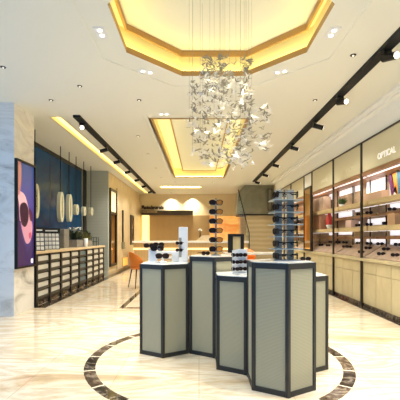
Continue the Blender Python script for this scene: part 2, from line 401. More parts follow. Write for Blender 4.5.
# black framed counter mirror, at the right end
bm_ = thing('counter_mirror', 'thick black framed standing mirror on the white table behind the plinths', 'mirror', (1.10,10.75,.883))
MB().box(-.24,-.09,-.04,.04,0,.56).box(.14,.24,-.04,.04,0,.56).box(-.09,.14,-.04,.04,.48,.56).box(-.09,.14,-.04,.04,0,.07).build('mirror_frame', M['black'], bm_)
MB().box(-.09,.14,-.01,.02,.07,.48).build('mirror_glass', M['cream_lam'], bm_)  # opaque beige panel painted in place of the mirror's reflection
# wall-side: tall bronze framed display niche
def tall_frame(y0, y1, z0, z1, zmid, label):
    t = thing('framed_wall_mirror', label, 'mirror', (-3.15,(y0+y1)/2,z0)); h = (y1-y0)/2; Hh = z1-z0
    MB().box(0,.06,-h,-h+.09,0,Hh).box(0,.06,h-.09,h,0,Hh).box(0,.06,-h+.09,h-.09,Hh-.09,Hh).box(0,.06,-h+.09,h-.09,0,.09).box(0,.05,-h+.09,h-.09,zmid-z0-.04,zmid-z0+.04).build('mirror_frame', M['bronze'], t)
    MB().box(.001,.02,-h+.09,h-.09,zmid-z0+.04,Hh-.09).build('upper_panel', mat('frosted_lit_panel',(250,236,200),.4,emit=(255,232,180),es=.7), t)
    MB().box(.001,.02,-h+.09,h-.09,.09,zmid-z0-.04).build('mirror_glass', M['amber_glass'], t)
    return t
tall_frame(12.62, 13.62, .3, 3.08, 2.22, 'tall bronze framed mirror with lit top panel, just past the counter')
struct(MB().box(-3.15,-3.10,13.7,19.2,.1,3.22).build('wall_left_panelling', M['wall_marble']))
t = thing('wall_art', 'slim black framed artwork with pale curved figure near the rear wall', 'picture', (-3.10,16.6,1.0))
MB().box(0,.04,-.4,-.3,0,1.35).box(0,.04,.3,.4,0,1.35).box(0,.04,-.3,.3,0,.09).box(0,.04,-.3,.3,1.26,1.35).build('picture_frame', M['black'], t)
mb = MB(); mb.box(0,.015,-.3,.3,.09,1.26); mb.build('picture_panel', M['leg_dark'], t)
MB().path([(.03,0+.12*math.sin(k*.9),.12+.1*k) for k in range(12)],.035,8).build('pale_figure', M['brown_wood'], t)
t = thing('wall_sconce', 'thin dark vertical wall bar with a small box at its foot', 'light', (-3.10,14.55,.95))
MB().box(0,.05,-.05,.05,.12,1.48).build('bar', M['black'], t)
MB().box(0,.08,-.16,.16,-.08,.2).build('foot_box', M['stair_panel'], t)
t = thing('wall_glow_panel', 'low amber glowing niche panel near the floor by the mirror', 'light', (-3.10,15.0,.12))  # emissive panel stands in for a low amber glow
MB().box(0,.03,-.5,.5,0,.42).build('niche_frame', M['shelf_wood'], t)
MB().box(.03,.035,-.44,.44,.05,.37).build('glowing_panel', mat('amber_glow_panel',(255,190,90),.5,emit=(255,176,80),es=.8), t)

# ================================================================== lights in the ceiling
LAMP_C = (1.0, .96, .85)
def twin(x, y, label, rz=0):
    t = thing('twin_downlight', label, 'ceiling light', (x,y,H3), rz, 'twin square downlights')
    MB().box(-.11,.11,-.06,.06,-.008,.0).build('frame', M['white'], t)
    for s in (-1,1):
        hs = MB().lathe([(.023,-.012),(.026,-.008)],(s*.05,0,0),16).build('lamp_lens', M['led'], t)
    lamp('AREA', (0,0,-.03), SPOT_W, LAMP_C, .14, t, (0,0,0), PI*.5)
TW = [(-1.097,4.03,'at the left side of the octagonal recess',PI/2),(1.495,4.03,'at the right side of the octagonal recess',PI/2),
      (-.726,4.98,'at the rear left corner of the octagonal recess',.4),(1.135,4.98,'at the rear right corner of the octagonal recess',-.4),
      (-.65,6.70,'before the left corner of the long recess',0),
      (-1.0,2.9,'at the near left of the octagonal recess, added out of view',.6),(1.45,2.9,'at the near right of the octagonal recess, added out of view',-.6)]  # near pair added out of view to light the plinth fronts
for x,y,l,r in TW: twin(x,y,'square twin downlight '+l,r)
SP = [(-2.64,4.85,'nearest the left edge of the photo'),(-1.81,5.46,'between the marble pillar and the octagonal recess'),(-2.475,6.02,'nearest the top of the marble pillar'),
      (-1.0,6.02,'behind the left corner of the octagonal recess'),(1.94,4.53,'between the octagonal recess and the right track'),(1.94,6.02,'between the chandelier and the right track'),(1.94,2.6,'right of the octagonal recess, added out of view'),(1.94,1.3,'nearest the viewer on the right, added out of view'),  # last two added out of view to brighten plinths and right floor
      (-1.38,8.16,'first of the row left of the long recess'),(-1.41,9.93,'second of the row left of the long recess'),(-1.43,11.95,'third of the row left of the long recess'),(-1.45,13.9,'fourth of the row left of the long recess'),
      (1.45,8.3,'first of the row right of the long recess'),(1.45,10.2,'second of the row right of the long recess'),(1.45,12.1,'third of the row right of the long recess'),
      (-1.0,15.0,'left of the pair before the reception slot'),(.6,15.0,'right of the pair before the reception slot'),
      (-1.45,18.6,'left of the two washing the rear wall'),(-.35,18.6,'right of the two washing the rear wall')]
for x,y,l in SP:
    t = thing('small_downlight', 'small round downlight '+l, 'ceiling light', (x,y,H3), 0, 'small round downlights')
    MB().lathe([(.034,-.008),(.038,0)],(0,0,0),16).build('trim_ring', M['bronze'], t)
    MB().lathe([(.010,-.012),(.012,-.008)],(0,0,0),12).build('lamp_lens', M['led_small'], t)
    if y > 18: lamp('AREA', (0,.35,-.06), 26, LAMP_C, .08, t, (0,0,0), PI*.6)
    else: lamp('AREA', (0,0,-.03), SMALL_W*(.25 if x < -2 else 2.2 if x > 1.9 and y < 3 else 1.0 if y < 9 else 2.6), LAMP_C, .1, t, (0,0,0), PI*(.45 if y < 6.5 else .8))
# tracks
def track(x, y0, y1, label):
    t = thing('ceiling_track', label, 'light track', (x,(y0+y1)/2,H3)); h = (y1-y0)/2
    MB().box(-.065,.065,-h,h,-.045,0).build('rail', M['track'], t)
    return t
track(2.25,1.5,14.7,'long black ceiling track above the shelving side'); track(-2.30,6.75,18.6,'long black ceiling track above the drawer counter side')
def head(x, y, side, label, grp, rz=None, first=[None]):
    rz = rz if rz is not None else (0 if side > 0 else PI)
    if first[0] is None:
        t = thing('track_spotlight', label, 'spotlight', (0,0,0), 0, grp)
        MB().box(-.03,.03,-.06,.06,-.03,0).build('adapter', M['black'], t)
        MB().tube((0,0,-.03),(0,0,-.07),.012).build('stem', M['black'], t)
        bd = MB().tube((-.04,0,-.075),(.15,0,-.125),.045,None,16).build('lamp_body', M['black'], t)
        MB().tube((.15,0,-.125),(.156,0,-.1266),.036,None,16).build('lamp_lens', M['led'], t)
        first[0] = t; t.location = (x,y,H3-.05); t.rotation_euler = (0,0,rz)
    else: t = dup(first[0], label, (x,y,H3-.05), rz, grp)
    lamp('AREA', (.16,0,-.14), 5 if y < 9 else 7, LAMP_C, .08, t, (0,-math.radians(5),0), PI*.6)
    return t
ordn = ['first','second','third','fourth','fifth','sixth','seventh','eighth','ninth','tenth']
for k,y in enumerate((4.33,5.76,6.98,8.7,10.8,12.5,14.2)): head(2.25,y,1,'black cylinder spotlight, %s from the near end of the right ceiling track'%ordn[k],'spotlights on the right track', -1.25 if k < 2 else None)
for k,y in enumerate((7.1,8.9,10.3,11.9,13.6,15.3,17.2)): head(-2.30,y,-1,'black cylinder spotlight, %s from the near end of the left ceiling track'%ordn[k],'spotlights on the left track', -1.3 if k == 0 else None)

# ================================================================== chandelier of birds
ch = thing('bird_chandelier', 'hanging chandelier of white and silvery folded birds over the display plinths', 'chandelier', (.27,3.75,3.999))
MB().lathe([(.13,-.02),(.14,0)],(0,0,0),24).build('canopy', M['white'], ch)
def bird_mb(mb, c, s, az, pitch, roll, flap):
    R = Matrix.Rotation(az,3,'Z') @ Matrix.Rotation(pitch,3,'X') @ Matrix.Rotation(roll,3,'Y')
    u, w = math.sin(flap), math.cos(flap)
    V = [(0,.62,.05),(0,.28,.07),(0,-.05,.07),(0,-.65,.03),(.05,.1,0),(-.05,.1,0),(0,.1,-.06),
         (.95*w,-.22,.95*u),(-.95*w,-.22,.95*u),(.45*w,.25,.42*u+.05),(-.45*w,.25,.42*u+.05),(.12,-.8,.02),(-.12,-.8,.02)]
    F = [(1,4,0),(0,5,1),(0,4,6),(6,5,0),(1,9,4),(1,5,10),(1,2,7,9),(2,4,9,7),(2,1,10,8),(5,2,8,10),(2,4,6,3),(5,2,3,6),(3,2,11),(2,3,12),(4,2,6),(1,2,4)]
    mb.raw([tuple(Vector(c)+R@(Vector(p)*s)) for p in V], F)
pts = []
while len(pts) < 640:
    z = random.uniform(-1.9,-.82); t_ = (z+1.9)/1.08
    if t_ > .78: r, ox = .21, -.09
    elif t_ > .55: r, ox = .33, -.05
    elif t_ > .12: r, ox = .44, .03
    else: r, ox = .30, .0
    a = random.uniform(0,2*PI); q = r*math.sqrt(random.random())
    if t_ > .6 and random.random() < .12: a = random.uniform(-.3,.3); q = random.uniform(.24,.36)
    pts.append((q*math.cos(a)+ox, q*math.sin(a), z))
rest = MB()
for k, p in enumerate(sorted(pts, key=lambda p: p[1])):
    t_ = (p[2]+1.9)/1.08
    args = (p, random.uniform(.044,.064), random.uniform(0,2*PI), random.uniform(-.5,.5), random.uniform(-.6,.6), random.uniform(.1,.9))
    gm = M['bird_g'] if random.random() < .30+.66*t_ else M['bird_w']  # grey share grows upward: silhouette shade painted into the upper birds
    if random.random() < .05*(1-t_): gm = M['bird_l']
    if k < 100: mb = MB(); bird_mb(mb, *args); mb.build('bird', gm, ch)
    else: rest.cur = {'shaded_porcelain':0,'white_porcelain':1,'glowing_frosted_glass':2}[gm.name]; bird_mb(rest, *args)
rb = rest.build('bird_cluster', None, ch, mats=[M['bird_g'],M['bird_w'],M['bird_l']]); rb['kind'] = 'stuff'
for k in range(20):
    p = pts[k*7]; MB().tube((p[0],p[1],0),(p[0],p[1],p[2]),.0016,None,4).build('wire', M['grey_metal'], ch)
for p in ((0,0,-1.45),(.15,-.1,-1.2),(-.12,.1,-1.0)): lamp('POINT', p, 2.5, (1,.9,.7), .08, ch)

# ================================================================== display plinths (hexagons)
HR = .328; DX, DY = .288, .498
def plinth(cx, cy, h, label):
    t = thing('display_plinth', label, 'display plinth', (cx,cy,0), 0, 'hexagonal display plinths')
    V = [(HR*math.sin(k*PI/3), -HR*math.cos(k*PI/3)) for k in range(6)]
    V = [Vector((x,y,0)) for x,y in V]
    for k in range(6):
        a, b = V[k], V[(k+1)%6]; d = (b-a).normalized(); n = Vector((d.y,-d.x,0))
        ai, bi = a+d*.02-n*.012, b-d*.02-n*.012
        MB().extrude([tuple(ai+Vector((0,0,.045))),tuple(bi+Vector((0,0,.045))),tuple(bi+Vector((0,0,h-.05))),tuple(ai+Vector((0,0,h-.05)))],tuple(-n*.012)).build('side_panel', M['fabric'], t)
    for k in range(6):
        c = V[k]; r = c.normalized(); q = Vector((-r.y,r.x,0))
        P = [c, c-r*.01+q*.022-r*.004, c-r*.03+q*.022, c-r*.03-q*.022, c-r*.014-q*.022]
        MB().prism([(p.x,p.y) for p in P],.0,h).build('corner_post', M['posts'], t)
    o = [(v.x*.985,v.y*.985) for v in V]; i_ = [(v.x*.90,v.y*.90) for v in V]
    for nm, z0, z1 in (('base_rail',0,.045),('top_rail',h-.05,h)):
        mb = MB()
        for k in range(6):
            j = (k+1)%6; mb.prism([o[k],o[j],i_[j],i_[k]], z0, z1)
        mb.build(nm, M['posts'], t)
    MB().prism([(v.x*.95,v.y*.95) for v in V],h-.01,h+.006).build('stone_top', M['white_stone'], t)
    return t
Dc = (.748,3.335); Ec = (Dc[0]+DX,Dc[1]+DY); Cc = (Dc[0]-DX,Dc[1]+DY); Bc = (Cc[0]-DX,Cc[1]+DY); Ac = (Bc[0]-2*DX,Bc[1])
hA,hB,hC,hD,hE = 1.036,1.123,.955,1.125,.955
plinth(*Ac,hA,'hexagonal grey panelled display plinth at the far left of the cluster'); plinth(*Bc,hB,'tall hexagonal plinth in the middle rear carrying a slim eyewear tower')
plinth(*Cc,hC,'low hexagonal plinth carrying the small white eyewear stand'); plinth(*Dc,hD,'frontmost tall hexagonal plinth carrying the tiered eyewear tower')
plinth(*Ec,hE,'low empty hexagonal plinth at the right rear of the cluster')

# ------------------------------------------------------------------ eyewear
def lens_pts(cx, w, h, n=14):
    return [(cx+w*math.copysign(abs(math.cos(a))**.75,math.cos(a)), 0, h*math.copysign(abs(math.sin(a))**.75,math.sin(a))-.002) for a in [2*PI*k/n for k in range(n)]]
def glasses_proto(label, lens_r=None, w=.036, h=.030):
    t = thing('sunglasses', label, 'eyewear')
    mb = MB()
    for s in (-1,1):
        P = lens_pts(s*.040,w,h); mb.path([*P,P[0]],.0042,6)
    mb.tube((-.008,0,.008),(.008,0,.008),.004,None,6)
    for s in (-1,1): mb.box(s*.078-.005,s*.078+.005,-.003,.010,.004,.016)
    mb.build('frame', M['frame_black'], t)
    for s, m in ((-1,M['lens']),(1,lens_r or M['lens'])):
        MB().extrude(lens_pts(s*.040,w-.001,h-.001),(0,.003,0)).build('lens', m, t)
    for s in (-1,1):
        MB().extrude([(s*.080,.008,.015),(s*.080,.125,.012),(s*.080,.15,-.012),(s*.080,.142,-.016),(s*.080,.12,.004),(s*.080,.008,.004)],(-s*.004,0,0)).build('temple', M['frame_black'], t)
    return t
protos = {}
def glasses(label, loc, rz=0, kind='plain', group='sunglasses on display', scale=1.0):
    if kind not in protos:
        p = glasses_proto(label, M['lens_amber'] if kind == 'amber' else None); protos[kind] = p
        p.location = loc; p.rotation_euler = (0,0,rz); p['group'] = group
        p.scale = (scale,)*3; return p
    o = dup(protos[kind], label, loc, rz, group); o.scale = (scale,)*3; return o

# slim tower on plinth B
bx, by = .20, 4.28
t = thing('eyewear_tower', 'slim grey pole tower carrying six sunglasses on the middle rear plinth', 'eyewear stand', (bx,by,hB+.006))
MB().lathe([(.06,0),(.06,.012),(.012,.02)],(0,0,0),20).build('base', M['grey_metal'], t)
MB().tube((0,0,.01),(0,0,.68),.012,None,12).build('pole', M['slate'], t)
tier = ['top','second','third','fourth','fifth','lowest']
for k in range(6):
    z = .630-k*.110
    MB().box(-.062,.062,-.045,.01,z-.034,z-.030).build('tray', M['slate'], t)
    MB().box(-.012,.012,-.03,.0,z-.03,z+.018).build('nose_block', M['slate'], t)
    glasses('dark sunglasses with amber right lens on the %s tier of the slim tower'%tier[k], (bx,by-.036,hB+.006+z), 0, 'amber', 'sunglasses on the slim tower', 1.0)
glasses('small dark sunglasses lying left of the slim tower base', (bx-.12,by+.02,hB+.034), .5, 'plain', None, .7)

# tiered tower on plinth D
dx, dy = .805, 3.36
t = thing('tiered_eyewear_rack', 'six tier rack of glass plates and slate backs on the front plinth', 'eyewear stand', (dx,dy,hD+.006))
MB().box(-.12,.12,-.09,.09,0,.010).build('base', M['grey_metal'], t)
for s in (-1,1): MB().box(s*.056-.034,s*.056+.034,.03,.042,.01,.665).build('back_panel', M['slate'], t, .003)
MB().tube((0,.035,.01),(0,.035,.665),.008,None,10).build('pole', M['grey_metal'], t)
for k in range(6):
    z = .04+k*.1125
    if k: MB().box(-.137,.145,-.09,.11,z-.048,z-.040).build('glass_plate', M['plate_glass'], t, .002)
    tn = tier[5-k]
    for s, sd in ((-1,'left'),(1,'right')):
        glasses('black sunglasses facing %s on the %s tier of the tiered rack'%(sd,tn), (dx+s*.098,dy-.045,hD+.006+z+.008), s*(PI/2-.18), 'plain', 'sunglasses on the tiered rack', .9)
glasses('black sunglasses lying flat right of the tiered rack base', (dx+.19,dy+.0,hD+.022), -.2, 'plain', None, .6)

# white stand on plinth C
cx, cy = .42, 3.78
t = thing('white_eyewear_stand', 'small white folding stand with three rows of sunglasses on the low middle plinth', 'eyewear stand', (cx,cy,hC+.006), 0)
MB().box(-.085,.085,-.05,.05,0,.012).build('base', M['white'], t, .003)
MB().box(-.004,.085,-.012,.0,.012,.262).build('front_panel', M['white'], t, .002)
MB().extrude([(-.004,-.012,.012),(-.075,-.045,.012),(-.075,-.045,.25),(-.004,-.012,.262)],(0,.01,0)).build('side_wing', M['white'], t)
for k in range(3):
    nm = ('top','middle','bottom')[k]
    glasses('black sunglasses on the %s row of the white stand, right panel'%nm, (cx+.038,cy-.03,hC+.21-k*.072), .05, 'plain', 'sunglasses on the white stand', .58)
    glasses('black sunglasses on the %s row of the white stand, left wing'%nm, (cx-.045,cy-.062,hC+.21-k*.072), -.6, 'plain', 'sunglasses on the white stand', .58)

# white blocks on plinth A
ax, ay = Ac; zt = hA+.006
t = thing('tall_display_block', 'tall white display block at the right of the left plinth', 'eyewear stand', (-.195,4.47,zt))
MB().box(-.055,.055,-.045,.045,0,.43).build('block', M['white'], t, .003)
MB().box(-.052,-.020,-.048,-.045,.06,.30).build('slate_strip', M['slate'], t)
t = thing('display_bench', 'low white display bench bridging the left plinth', 'eyewear stand', (-.42,4.50,zt))
MB().box(-.20,.165,-.06,.06,.10,.135).build('bench_top', M['white'], t, .003)
MB().box(-.20,-.12,-.06,.06,0,.10).build('bench_leg', M['white'], t, .003)
MB().box(.08,.165,-.03,.06,0,.10).build('bench_leg', M['white'], t, .003)
t = thing('acrylic_riser', 'white stepped riser under sunglasses at the left end of the left plinth', 'eyewear stand', (-.565,4.36,zt))
MB().box(-.05,.06,-.05,.05,0,.02).build('base', M['white'], t, .002)
MB().box(-.045,.055,-.01,.03,.02,.16).build('upright', M['white'], t, .002)
MB().box(-.06,.10,-.05,.04,.16,.168).build('shelf', M['plate_glass'], t)
glasses('dark sunglasses at the left on top of the stepped riser', (-.60,4.33,zt+.205), -.2, 'plain', 'sunglasses on the left plinth', .85)
glasses('dark sunglasses at the back above the low bench', (-.50,4.46,zt+.215), .15, 'plain', 'sunglasses on the left plinth', .85)
glasses('dark sunglasses in front on the stepped riser', (-.50,4.31,zt+.175), .1, 'plain', 'sunglasses on the left plinth', 1.0)
glasses('dark sunglasses low in front of the white bench', (-.435,4.27,zt+.085), .1, 'plain', 'sunglasses on the left plinth', 1.0)
t = tag(MB().lathe([(.05,0),(.045,.02),(.012,.03),(.012,.06),(.03,.065)],(-.435,4.30,zt),16).build('nose_stand', M['white'], None, 0, True), 'small white round stand under the lowest sunglasses', 'eyewear stand')
glasses('dark sunglasses on the upper side of the tall white block', (-.243,4.405,zt+.235), -.35, 'plain', 'sunglasses on the left plinth', .6)
glasses('dark sunglasses on the lower side of the tall white block', (-.243,4.405,zt+.150), -.35, 'plain', 'sunglasses on the left plinth', .6)

# ================================================================== left drawer counter
YC = [6.94+.625*k for k in range(9)]
cn = ['beyond the right edge','at the right edge','second from the right edge','third from the right edge, below the mirror','just behind the narrow mirror','at the rear end of the shelving']
wt = tag(MB().box(-3.66,-3.135,6.9,12.02,1.015,1.072).build('worktop', M['shelf_wood'], None, .006), 'long pale wooden worktop over the row of drawer cabinets', 'worktop')
wt.data.materials[0] = wood('pale_worktop_wood', (214,190,150), (232,212,176), (3,1,8), .3)
dl = ['nearest the marble pillar','second from the marble pillar','third from the marble pillar','fourth from the marble pillar','fifth from the marble pillar, with bluish reflection painted on the fronts','sixth from the marble pillar','second from the far end of the row','at the far end of the row']
for k in range(8):
    y0, y1 = YC[k], YC[k+1]
    t = thing('drawer_cabinet', 'black framed drawer cabinet '+dl[k], 'cabinet', (-3.155,y0,0), 0, 'drawer cabinets along the left wall')
    w = y1-y0
    MB().box(-.5,-.05,.0,w,0,1.015).build('carcass', M['gap_dark'], t)
    MB().box(-.5,-.02,0,w,0,.085).build('plinth_base', M['dark_marble'], t)
    MB().box(-.05,.02,.0,.075,.0,1.015).build('post', M['black'], t)
    if k == 7: MB().box(-.05,.012,w-.06,w,.0,1.015).build('post', M['black'], t)
    MB().box(-.05,.0,.06,w,.985,1.015).build('rail', M['black'], t)
    MB().box(-.05,.0,.06,w,.085,.115).build('rail', M['black'], t)
    for j in range(5):
        z = .125+j*.174
        dr = MB().box(-.035,-.012,.075,w,z+.050,z+.145).build('drawer', M['shutter_b'] if k == 4 else M['shutter_w'], t)
        MB().box(-.05,.005,.065,w-.005,z+.0,z+.045).build('drawer_lip', M['gap_dark'], dr)
# hanging rings on rods
def ring_mb(wy, hz, th, hole):
    mb = MB(); n = 28
    def loop(a, b, x): return [(x, a*math.copysign(abs(math.cos(2*PI*i/n))**.8,math.cos(2*PI*i/n)), b*math.copysign(abs(math.sin(2*PI*i/n))**.9,math.sin(2*PI*i/n))) for i in range(n)]
    A, B, Cc_, D_ = loop(wy,hz,th/2), loop(wy,hz,-th/2), loop(wy*hole,hz-wy*(1-hole),th/2), loop(wy*hole,hz-wy*(1-hole),-th/2)
    fs = []
    for i in range(n):
        j = (i+1)%n
        fs += [(i,j,2*n+j,2*n+i),(n+j,n+i,3*n+i,3*n+j),(i,n+i,n+j,j),(2*n+i,2*n+j,3*n+j,3*n+i)]
    mb.raw(A+B+Cc_+D_, fs); return mb
M['ring'] = mat('cream_lacquer_ring', (206,204,180), .35)
rods = [(7.68,1.30,.37,.135,'tall cream oval ring nearest the marble pillar'),(9.1,1.30,.38,.135,'left one of the two neighbouring tall cream oval rings'),(9.70,1.30,.37,.135,'right one of the two neighbouring tall cream oval rings'),
        (10.25,1.30,.15,.12,'small cream ring next to the tall rings'),(10.93,1.30,.14,.12,'middle one of the three small cream rings'),(11.65,1.30,.13,.12,'small cream ring farthest from the pillar')]
cz = [2.12, 2.10, 2.08, 2.13, 2.12, 2.13]
cz = [1.35+p*Yq/360 for p,Yq in ((36,7.68),(30,9.1),(29,9.7),(27.3,10.25),(25.8,10.93),(25.5,11.65))]
for (y,_,hz,wy,l),z in zip(rods,cz):
    t = thing('hanging_ring', l+', hung on a black rod', 'wall ornament', (-3.5,y,z), 0, 'cream rings on black rods')
    MB().tube((0,0,H3-z),(0,0,-hz),.011,None,8).build('rod', M['black'], t)
    ring_mb(wy,hz,.09,.25).build('ring', M['ring'], t)
    for s in (-1,1): MB().box(-.03,.03,-wy*.2,wy*1.0,s*hz*.3-.014,s*hz*.3+.014).build('bracket', M['black'], t)
# display boards
def board(y, label):
    t = thing('display_board', label, 'display board', (-3.38,y,1.072), -1.05, 'slanted lens boards')
    w = .21
    MB().extrude([(0.10,-w,0),(.12,-w,0),(.0,-w,.36),(-.02,-w,.36)],(0,2*w,0)).build('board', M['navy'], t)
    MB().box(-.05,.03,-w*1.05,w*1.05,.36,.48).build('header', M['black'], t)
    MB().box(.03,.034,-w*.78,w*.78,.405,.435).build('header_strip', M['white'], t)
    mb = MB()
    for r in range(4):
        for c in range(5):
            f0, f1 = r/4+.03, (r+1)/4-.03; y0 = -w+.03+c*(2*w-.04)/5; y1 = y0+(2*w-.04)/5-.012
            p = lambda f,yy: (.124-.12*f, yy, .36*f+.004)
            mb.extrude([p(f0,y0),p(f0,y1),p(f1,y1),p(f1,y0)],(.008,0,.004))
    mb.build('sample_grid', M['white'], t)
    MB().extrude([(.10,-w-.005,0),(-.02,-w-.005,.36),(-.14,-w-.005,0)],(0,.012,0)).build('side_bracket', M['navy'], t)
board(8.14, 'slanted board of white lens samples with black header on the worktop'); board(7.35, 'slanted sample board half hidden behind the marble pillar')
tag(MB().box(-3.56,-3.36,8.98,9.32,1.072,1.55).build('stone_block', M['stone_grey'], None, .01), 'upright grey stone block between the sample board and planters', 'block')
def leaf_mb(mb, base, tip, w):
    b = Vector(base); t = Vector(tip); d = t-b; s = d.cross(Vector((0,0,1))); s = s.normalized()*w if s.length > 1e-4 else Vector((w,0,0))
    m_ = b+d*.5+Vector((0,0,.02)); mb.poly([b,m_+s,t,m_-s])
def planter(name, y, label, x=-3.33, w=.16, l=.30, h=.15, leaves=('dark_green','white_flower'), nl=46, hh=.24, seed=1):
    R_ = random.Random(seed)
    t = thing(name, label, 'plant', (x,y,1.072))
    mb = MB().box(-w,w,-l,l,0,h); mb.build('planter_box', M['stone_grey'], t, .006)
    MB().box(-w+.02,w-.02,-l+.02,l-.02,h,h+.004).build('soil', M['leg_dark'], t)
    for q, mm in enumerate(leaves):
        mb = MB()
        for k in range(nl if q == 0 else nl//3):
            bx_, by_ = R_.uniform(-w*.7,w*.7), R_.uniform(-l*.85,l*.85); a = R_.uniform(0,2*PI); r = R_.uniform(.04,.13)
            z = h+R_.uniform(.05,hh) if q == 0 else h+hh*R_.uniform(.6,1.05)
            z0 = h if q == 0 else z-.05
            leaf_mb(mb,(bx_,by_,z0),(bx_+r*math.cos(a),by_+r*math.sin(a),z),R_.uniform(.018,.04))
        mb.build('foliage' if q == 0 else 'blossom', M[mm], t)
planter('flower_planter', 9.85, 'grey box planter with dark leaves and white blossoms', x=-3.38, w=.13, l=.26, seed=2, h=.20, hh=.34, nl=90)
planter('leafy_planter', 10.75, 'low grey box planter with olive leaves at the counter end', leaves=('olive','dark_green'), x=-3.38, w=.13, l=.2, seed=5, h=.17, hh=.30, nl=90)
t = thing('white_cup', 'white cup standing in front of the planters on the worktop', 'cup', (-3.2,10.18,1.072))
MB().lathe([(.045,0),(.05,.02),(.06,.24),(.054,.24),(.045,.03)],(0,0,0),20).build('cup_body', M['white'], t, 0, True)
t = thing('wire_basket', 'small dark frame basket at the far end of the worktop', 'basket', (-3.28,11.35,1.072))
MB().box(-.08,.08,-.12,.12,0,.02).build('base', M['stone_grey'], t)
mb = MB()
for x_ in (-.08,.08):
    for y_ in (-.12,.12): mb.tube((x_,y_,0),(x_,y_,.26),.008)
for z_ in (.13,.26): mb.path([(-.08,-.12,z_),(.08,-.12,z_),(.08,.12,z_),(-.08,.12,z_),(-.08,-.12,z_)],.007)
mb.build('wire_frame', M['bronze'], t)

# poster light box on the pillar
t = thing('poster', 'large black framed poster of a woman in sunglasses on the marble pillar', 'poster', (-3.15,6.13,.80))
PW, PH = .74, 1.90
mb = MB().box(0,.05,.01,.04,0,PH).box(0,.05,PW-.04,PW-.01,0,PH).box(0,.05,.04,PW-.04,0,.035).box(0,.05,.04,PW-.04,PH-.035,PH); mb.build('poster_frame', M['black'], t)
def pm(name, c, e=.45): return mat(name, c, .3, emit=c, es=e)
def bg_mat():
    m = mat('blue_violet_backdrop',(40,60,130),.3); N,L,b = nodes(m); mp = objmap(N,L); s_ = N.new('ShaderNodeSeparateXYZ'); L.new(mp.outputs[0],s_.inputs[0])
    mr = N.new('ShaderNodeMapRange'); mr.inputs[1].default_value = 0; mr.inputs[2].default_value = 1.9; L.new(s_.outputs[2],mr.inputs[0])
    r = ramp(N,[(0,(22,22,96)),(.35,(70,50,120)),(.6,(84,74,150)),(1,(30,70,134))]); L.new(mr.outputs[0],r.inputs[0])
    L.new(r.outputs[0],b.inputs['Base Color']); L.new(r.outputs[0],b.inputs['Emission Color']); b.inputs['Emission Strength'].default_value = .4; return m
MB().box(0,.02,.04,PW-.04,.035,PH-.035).build('picture_panel', bg_mat(), t)
def shape(name, pts, m, x=.021):
    # smooth closed outline in poster units (0..1 across, 0..1 up)
    Q = []; n = len(pts)
    for i in range(n):
        p0,p1,p2,p3 = [Vector(pts[(i+j-1)%n]) for j in range(4)]
        for q in range(5):
            s = q/5; Q.append(.5*((2*p1)+(p2-p0)*s+(2*p0-5*p1+4*p2-p3)*s*s+(3*p1-p0-3*p2+p3)*s**3))
    MB().extrude([(x,.04+min(max(p[0],0),1)*(PW-.08),.035+min(max(p[1],0),1)*(PH-.07)) for p in Q],(.001,0,0)).build(name, m, t)
shape('arm', [(0,1),(.22,1),(.26,.86),(.20,.72),(.14,.68),(.05,.70),(0,.75)], pm('tan_skin',(178,118,110)))
shape('shoulder', [(.02,.70),(.2,.72),(.45,.69),(.62,.60),(.72,.50),(.62,.42),(.3,.42),(.02,.5)], pm('pink_skin',(226,176,186)))
shape('hair', [(0,.66),(.12,.6),(.16,.46),(.26,.32),(.42,.2),(.62,.1),(.6,0),(.2,0),(0,0)], pm('dark_violet_hair',(48,24,84)),.0222)
shape('face', [(0.2, 0.57), (0.5, 0.59), (0.72, 0.53), (0.88, 0.41), (0.86, 0.31), (0.72, 0.23), (0.52, 0.22), (0.34, 0.31), (0.22, 0.43)], pm('pale_skin',(204,146,168)),.0234)
shape('sunglass_lens', [(0.18, 0.58), (0.45, 0.62), (0.64, 0.56), (0.62, 0.44), (0.44, 0.38), (0.22, 0.43)], pm('dark_plum_lens',(52,16,52),.3),.0246)
shape('sunglass_lens', [(0.68, 0.57), (0.86, 0.53), (0.9, 0.47), (0.8, 0.44), (0.7, 0.49)], pm('plum_lens',(84,30,70),.3),.0246)
shape('lips', [(0.66, 0.31), (0.78, 0.33), (0.82, 0.29), (0.72, 0.26)], pm('rose_lips',(190,70,110)),.0246)
shape('hair', [(.42,.2),(.62,.13),(.8,.2),(.95,.3),(.98,.12),(.8,.0),(.5,0)], pm('indigo_hair',(38,22,90)),.0224)
shape('white_label', [(.80,.02),(.92,.02),(.92,.06),(.80,.06)], pm('white_print',(235,235,245)),.0246)

